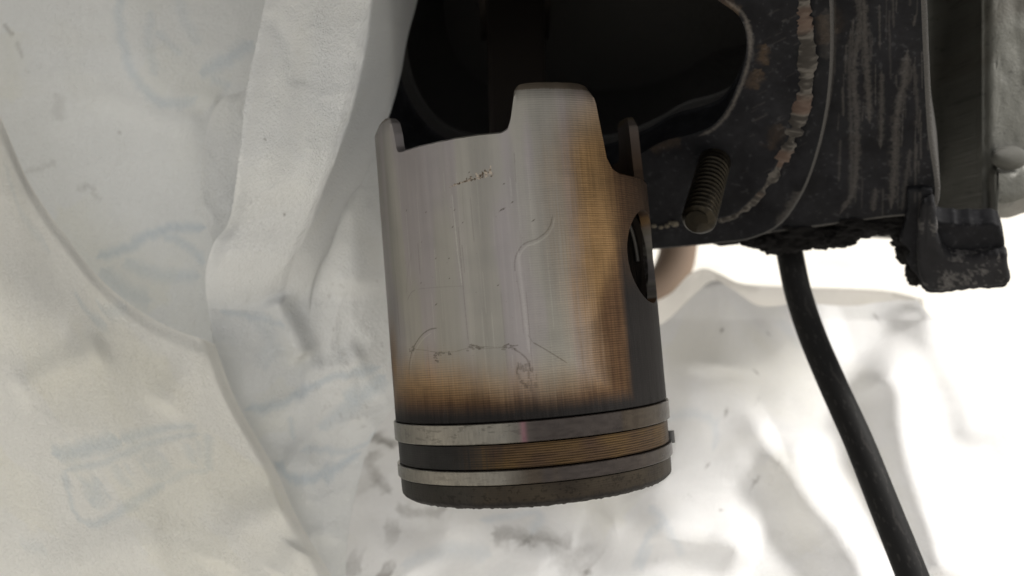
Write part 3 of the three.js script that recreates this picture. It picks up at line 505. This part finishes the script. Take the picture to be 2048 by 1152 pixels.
const facet = (x, y) => { let m = 0; for (let k = 0; k < 10; k++) { const [c, s2, o, w] = FC[k], t = (x * c + y * s2 + o) / w, f = Math.abs(t - Math.floor(t) - 0.5) * 2; m = Math.max(m, f * (0.55 + 0.45 * vn(x / 260 + k * 7, y / 260))); } return m; };   // flat facets meeting in sharp creases
const sum = (fs, x, y) => { let v = 0; for (const f of fs) v += f(x, y); return v; };
const TINT = [0.76, 0.785, 0.80];

{ // back sheet at the upper corner
  const f = [ridge([[180, 180], [260, 210], [330, 235], [415, 245]], 0.0012, 26), ridge([[240, -80], [270, 90], [330, 210]], 0.0016, 60), ridge([[60, -100], [90, 100], [160, 260]], 0.002, 90), ridge([[330, 200], [400, 190], [440, 210]], 0.0012, 22)];
  rag('creased white rag with faint blue curved print, under the folded strip', { top: [[-180, -160], [200, -160], [640, -160]], bottom: [[-180, 1290], [200, 1290], [640, 1290]], left: [[-180, -160], [-180, 500], [-180, 1290]], right: [[640, -160], [640, 500], [640, 1290]] }, 150, 210,
    (x, y) => 0.215 - sum(f, x, y) - 0.0004 * crease(x, y, 190, 1.3) + 0.004 * (fbm(x / 190, y / 260, 2) - 0.5) + 0.010 * ss(250, 620, x) * 0.5, (p) => {
      p.ink([[245, -40], [238, 30], [262, 140], [300, 190], [345, 208], [395, 195]], 1.2, 0.55); p.ink([[300, 20], [298, 90], [310, 150]], 1.0, 0.35); p.ink([[350, -30], [370, 40], [400, 90]], 1.3, 0.3);
      p.ink([[400, 145], [440, 128], [505, 85]], 1.6, 0.6); p.ink([[420, 155], [460, 170]], 1.2, 0.4); p.ink([[310, 60], [360, 110]], 1.0, 0.35);
      p.ink([[190, 516], [250, 495], [320, 462], [410, 452]], 1.2, 0.8); p.ink([[330, 470], [370, 490], [412, 525]], 1.0, 0.6); p.ink([[250, 520], [300, 545], [400, 550]], 1.6, 0.5); p.ink([[200, 540], [250, 580], [300, 600]], 2.0, 0.5);
      p.dirt([[110, 185], [115, 215], [122, 240]], 1.6, 0.22); p.dirt([[50, 345], [80, 335], [110, 320]], 0.8, 0.25); p.dirt([[155, 380], [178, 374], [192, 378]], 0.7, 0.3); p.dirt([[180, 385], [200, 402]], 0.5, 0.25); p.dirt([[5, 45], [20, 65], [28, 70]], 0.5, 0.55); p.dirt([[35, 85], [45, 115]], 0.5, 0.35); p.dirt([[56, 144], [57, 145]], 0.45, 0.7);
      p.dirt([[235, 262], [243, 266]], 0.35, 0.4); p.oil([[120, 420], [200, 520], [330, 600]], 9, 0.9); p.oil([[300, 100], [430, 200]], 8, 0.6); p.oil([[20, 60], [20, 200]], 5, 0.8);
    }, TINT, P(200, 1290, 0.22));
}
const hangFolds = [ridge([[545, 590], [565, 625], [590, 680], [610, 725]], 0.0042, 26), ridge([[600, 735], [660, 740], [730, 700]], 0.002, 26), ridge([[500, 840], [620, 790], [760, 740]], 0.0012, 26), ridge([[640, 300], [690, 450], [700, 600]], 0.004, 60), ridge([[560, 900], [620, 960], [640, 1100]], 0.0022, 40)];
const hangDepth = (x, y) => 0.204 - sum(hangFolds, x, y) - 0.0007 * crease(x, y, 150, 5.1) + 0.003 * (fbm(x / 120 + 5, y / 160, 4) - 0.5) + 0.012 * ss(700, 830, x) * ss(900, 500, y) + 0.006 * ss(500, 800, x) * ss(600, 900, y);
{ // middle sheet hanging beside the piston
  const left = [[540, 140], [490, 178], [442, 200], [416, 250], [402, 420], [424, 482], [413, 548], [430, 690], [440, 900], [480, 1290]];
  rag('smudged white rag hanging close beside the piston', { top: [[540, 140], [640, 140], [745, 150]], bottom: [[480, 1290], [580, 1290], [690, 1290]], left, right: [[745, 150], [772, 300], [830, 600], [805, 780], [742, 880], [716, 970], [695, 1080], [690, 1290]] }, 130, 200,
    (x, y) => hangDepth(x, y), (p) => {
      p.ink([[440, 620], [500, 632], [570, 650]], 0.9, 0.5); p.ink([[490, 818], [560, 808], [640, 765], [760, 735]], 1.0, 0.7); p.ink([[580, 830], [585, 880]], 0.8, 0.5); p.ink([[600, 900], [700, 900], [770, 870]], 0.8, 0.5); p.ink([[550, 925], [590, 958], [640, 950], [720, 905]], 1.1, 0.8); p.ink([[690, 800], [770, 750]], 2.0, 0.7); p.ink([[640, 860], [720, 800]], 1.6, 0.5); p.ink([[500, 600], [540, 690], [530, 740]], 2, 0.25);
      for (let k = 0; k < 40; k++) { const x = 630 + rnd() * 140, y = 560 + rnd() * 300; p.dirt([[x, y], [x + 4, y + 3]], 0.15 + rnd() * 0.35, 0.15 + rnd() * 0.25); }
      p.dirt([[700, 745], [720, 800]], 1.5, 0.12); p.dirt([[745, 690], [770, 720]], 2.0, 0.15); p.dirt([[720, 1000], [705, 1060]], 1.2, 0.15); p.dirt([[600, 715], [612, 705]], 0.8, 0.3); p.oil([[560, 760], [540, 860]], 6, 0.7); p.dirt([[680, 400], [682, 415]], 0.5, 0.2);
    }, [0.80, 0.815, 0.82], P(600, 1290, 0.21));
}
{ // sheet in the lower corner
  const top = [[-180, -60], [-60, 100], [0, 232], [60, 368], [130, 470], [205, 562], [310, 640], [430, 688]];
  const right = [[430, 688], [470, 796], [520, 886], [555, 946], [590, 1026], [660, 1146], [740, 1290]];
  const f = [ridge([[20, 790], [110, 740], [220, 690]], 0.0022, 36), ridge([[400, 640], [375, 740], [320, 830]], 0.0024, 36), ridge([[430, 1150], [480, 1060], [590, 1010]], 0.0026, 45), ridge([[560, 1160], [600, 1090]], 0.0022, 30), ridge([[-100, 500], [60, 620], [180, 660]], 0.0022, 70), ridge([[60, 1180], [200, 1100], [350, 1080]], 0.0015, 50)];
  rag('cream-white rag with faint blue boxed lettering print', { top, bottom: [[-180, 1290], [300, 1290], [740, 1290]], left: [[-180, -60], [-180, 600], [-180, 1290]], right }, 190, 180,
    (x, y, s, t) => 0.194 - sum(f, x, y) - 0.00025 * crease(x, y, 240, 8.7) + 0.004 * (fbm(x / 260 + 11, y / 240, 2) - 0.5) + 0.0012 * (1 - ss(0, 0.06, t)) + 0.004 * ss(0.97, 1, s), (p) => {
      p.ink([[105, 908], [150, 903], [200, 890], [240, 878]], 1.3, 0.75); p.ink([[240, 878], [300, 862], [390, 848]], 0.8, 0.6); p.ink([[128, 940], [200, 925], [290, 888], [400, 865]], 0.6, 0.55); p.ink([[128, 940], [136, 985], [150, 1025], [165, 1045]], 0.7, 0.6); p.ink([[165, 1045], [195, 1045], [250, 1015], [330, 965]], 0.7, 0.6); p.ink([[330, 965], [370, 945], [415, 940]], 0.5, 0.35); p.ink([[415, 865], [414, 900], [415, 940]], 0.8, 0.45);
      // blurred block letters inside the printed box
      p.ink([[165, 965], [185, 975], [195, 985]], 1.0, 0.5); p.ink([[197, 955], [188, 990], [183, 1012]], 1.2, 0.55); p.ink([[205, 975], [222, 995]], 0.9, 0.45); p.ink([[235, 930], [240, 955], [255, 965]], 1.3, 0.35); p.ink([[250, 925], [262, 950]], 0.8, 0.3); p.ink([[285, 920], [310, 905], [332, 925], [318, 945], [292, 940], [285, 920]], 1.2, 0.35); p.ink([[378, 890], [384, 925]], 1.4, 0.4); p.ink([[395, 880], [400, 915]], 0.7, 0.3);
      p.ink([[150, 590], [190, 640], [212, 648]], 1.4, 0.5); p.ink([[190, 600], [215, 625], [250, 610]], 1.2, 0.4); p.ink([[10, 330], [40, 420], [100, 500]], 1.6, 0.3); p.ink([[40, 1090], [90, 1100]], 1.2, 0.25);
      p.oil([[60, 760], [200, 760], [330, 720]], 9, 0.9); p.oil([[260, 1030], [400, 960], [520, 940]], 10, 1); p.oil([[0, 900], [60, 1050]], 9, 0.8); p.oil([[300, 1120], [450, 1080]], 8, 0.8);
    }, [0.85, 0.845, 0.81], P(200, 1290, 0.2));
}
{ // folded strip in front of the crankcase mouth
  const fold = curve([[762, -160], [745, 0], [735, 80], [702, 230], [652, 370], [602, 490], [558, 545], [507, 590]], 60);
  const left = [[546, -160], [530, 0], [515, 75], [492, 190], [480, 300], [455, 450], [428, 486], [411, 552], [420, 640], [434, 740]];
  const right = [[868, -160], [835, 0], [815, 75], [800, 155], [776, 238], [726, 360], [668, 480], [632, 590], [650, 760]];
  const f = [ridge([[600, -80], [622, 90], [610, 260], [560, 420]], 0.0022, 34), ridge([[535, 20], [580, 100], [600, 180]], -0.0012, 20)];
  rag('thick folded edge of white rag overhanging the dark crankcase mouth', { top: [[546, -160], [762, -160], [868, -160]], bottom: [[434, 740], [540, 755], [650, 760]], left, right }, 100, 210,
    (x, y, s, t) => { const [d, sd] = segDist(fold, x, y), beyond = Math.max(0, sd), inside = Math.max(0, -sd); const own = 0.181 + 0.013 * ss(280, 560, y) - 0.006 * ss(560, 380, y) * gauss(inside, 90) - 0.002 + 0.00042 * beyond * (0.3 + 0.7 * ss(560, 380, y)) + 0.003 * gauss(s * 240, 22) - sum(f, x, y) - 0.0003 * crease(x, y, 120, 3.3) + 0.0010 * (fbm(x / 90, y / 110 + 3, 4) - 0.5) + 0.00015 * (fbm(x / 14, y / 14, 3) - 0.5);
      return lerp(own, hangDepth(x, y) - 0.00035, ss(500, 625, y)) + 0.003 * ss(0.82, 1, t) + 0.004 * ss(0.95, 1, s) * ss(480, 560, y); }, (p) => {
      p.dirt([[567, 427], [569, 429]], 0.25, 0.8); p.dirt([[528, 277], [532, 279]], 0.2, 0.6); p.dirt([[540, 281], [541, 282]], 0.15, 0.5);
      for (let k = 0; k < 30; k++) { const x = 500 + rnd() * 200, y = rnd() * 520; p.dirt([[x, y], [x + 5, y + 1]], 0.15 + rnd() * 0.2, 0.08 + rnd() * 0.1); }
    }, [0.80, 0.815, 0.82], P(500, 590, 0.19), 0.0003);
}
{ // crumpled rag behind and below the piston
  const top = [[600, 820], [900, 770], [1200, 710], [1300, 662], [1340, 636], [1385, 592], [1428, 561], [1462, 577], [1520, 612], [1600, 606], [1700, 612], [1780, 602], [1835, 600]];
  const right = [[1835, 600], [1885, 665], [1945, 765], [2000, 865], [2070, 975], [2200, 1290]];
  const f = [ridge([[1735, 690], [1796, 780], [1808, 880], [1850, 1020], [1910, 1200]], 0.012, 62), ridge([[1590, 860], [1600, 960], [1690, 1080], [1760, 1230]], 0.011, 60), ridge([[1180, 1060], [1260, 1040], [1400, 1060], [1520, 1120]], 0.008, 55), ridge([[1330, 800], [1450, 760], [1560, 700], [1700, 660]], 0.005, 60), ridge([[1310, 900], [1440, 930], [1560, 870]], 0.006, 60), ridge([[860, 1030], [980, 1060], [1120, 1150]], 0.005, 60), ridge([[700, 960], [760, 1060], [830, 1180]], 0.005, 60), ridge([[1425, 540], [1440, 650], [1430, 760]], 0.007, 55), ridge([[1290, 960], [1330, 1040], [1330, 1100]], 0.004, 45), ridge([[1830, 570], [1900, 740], [1960, 900]], 0.006, 50)];
  rag('crumpled sunlit white rag with black smudges, behind the hose', { top, bottom: [[560, 1290], [1400, 1290], [2200, 1290]], left: [[600, 820], [590, 1000], [560, 1290]], right }, 260, 170,
    (x, y) => 0.272 - 0.000095 * Math.max(0, y - 640) - sum(f, x, y) - 0.002 * facet(x, y) + 0.010 * (fbm(x / 230, y / 210 + 7, 3) - 0.5), (q) => { const p = { ...q, dirt: (c, w, a) => q.dirt(c, w * 1.35, Math.min(1, a * 1.35)) };
      p.dirt([[745, 868], [765, 880], [785, 895]], 1.6, 0.7); p.dirt([[755, 880], [762, 885]], 1.8, 0.7); p.dirt([[738, 905], [742, 935], [755, 965], [778, 985]], 1.4, 0.45); p.dirt([[790, 1018], [840, 1022], [890, 1016]], 1.4, 0.4); p.dirt([[770, 1055], [800, 1062]], 2.5, 0.35);
      p.dirt([[985, 1065], [1040, 1075], [1090, 1078], [1140, 1098]], 1.8, 0.5); p.dirt([[1050, 1076], [1056, 1082]], 1.6, 0.75); p.dirt([[1100, 1090], [1150, 1120], [1175, 1145]], 2.2, 0.35); p.dirt([[1170, 1140], [1174, 1146]], 1.2, 0.7); p.dirt([[690, 1130], [720, 1140]], 2.5, 0.4); p.dirt([[755, 1150], [780, 1150]], 1.6, 0.6);
      for (const [x, y, r] of [[1510, 962, 1.0], [1548, 946, 1.1], [1371, 1000, 1.2], [1438, 1020, 0.5], [1750, 633, 1.2], [1740, 630, 0.7], [1512, 800, 0.7], [1450, 820, 0.6], [1510, 742, 0.5], [1412, 930, 0.7], [1535, 666, 0.5], [1880, 1146, 1.6], [1440, 658, 0.5]]) p.dirt([[x, y], [x + 3, y + 2]], r, 0.6);
      p.ink([[1290, 840], [1400, 830], [1430, 850], [1425, 900]], 1.4, 0.4); p.ink([[960, 1040], [1080, 1030], [1060, 1070]], 1.2, 0.5); p.ink([[1280, 1140], [1290, 1080], [1330, 1040]], 1.2, 0.5); p.ink([[1300, 1010], [1360, 1110]], 1.2, 0.4); p.ink([[800, 1130], [900, 1100], [980, 1110]], 2, 0.4); p.ink([[1560, 640], [1600, 700]], 2, 0.25);
      p.oil([[1330, 700], [1500, 740], [1640, 700]], 14, 1); p.oil([[1180, 960], [1240, 1040]], 10, 1); p.oil([[1560, 900], [1620, 1100]], 8, 0.8); p.oil([[1740, 900], [1800, 1100]], 8, 0.8);
    }, [0.80, 0.805, 0.82], P(1400, 1290, 0.25), 0.00022, 0.3);
}
{ // cloth edge behind the crumpled one
  const top = [[1240, 640], [1290, 612], [1340, 588], [1382, 546], [1410, 537], [1440, 548], [1480, 566], [1600, 574], [1700, 577], [1780, 583], [1845, 598]];
  rag('plain cloth edge showing above the crumpled white rag, under the crankcase', { top, bottom: [[1240, 760], [1500, 740], [1860, 720]], left: [[1240, 640], [1240, 700], [1240, 760]], right: [[1845, 598], [1852, 660], [1860, 720]] }, 90, 24,
    (x, y) => 0.292 - 0.00022 * (y - 600) * -1 + 0.004 * (fbm(x / 60, y / 60, 3) - 0.5), (p) => { p.dirt([[1430, 560], [1470, 572], [1520, 580]], 2, 0.3); p.dirt([[1780, 590], [1830, 598]], 1.5, 0.4); }, [0.72, 0.71, 0.70], P(1500, 740, 0.29), 0.0002, 0.05);
}
{ // tan tube far behind
  const base = P(1350, 600, 0.34), o = thing('tan_tube', 'blurred tan tube behind the piston and crankcase', 'tube', base);
  const pts = [[1352, 380, 0.36], [1358, 460, 0.355], [1352, 520, 0.35], [1325, 575, 0.345], [1270, 620, 0.34]].map(([x, y, d]) => P(x, y, d).sub(base));
  part('tube_wall', new THREE.TubeGeometry(new THREE.CatmullRomCurve3(pts), 60, 0.0075, 20, false), new THREE.MeshStandardMaterial({ color: new THREE.Color(0.17, 0.12, 0.085), roughness: 0.8 }), o);
}
{ // unseen panel added above the frame to keep sun off the engine and rags
  const base = V(-0.2, 0.125, -0.2), o = thing('added_sun_blocker', 'dark unseen panel added above the engine to block the sun', 'added sun blocker', base);
  const s = new THREE.Shape(); s.moveTo(-0.45, 0.03); s.quadraticCurveTo(-0.1, -0.01, 0.36, 0.0); s.lineTo(0.37, 0.03); s.lineTo(0.36, 0.05); s.quadraticCurveTo(-0.1, 0.03, -0.45, 0.07); s.closePath();
  const g = new THREE.ExtrudeGeometry(s, { depth: 0.42, bevelEnabled: true, bevelSize: 0.003, bevelThickness: 0.003, bevelSegments: 2, curveSegments: 24 }); g.translate(0, 0, -0.25);
  part('blocker_shell', g, new THREE.MeshStandardMaterial({ color: new THREE.Color(0.05, 0.05, 0.055), roughness: 0.6 }), o);
}
renderer.render(scene, camera);
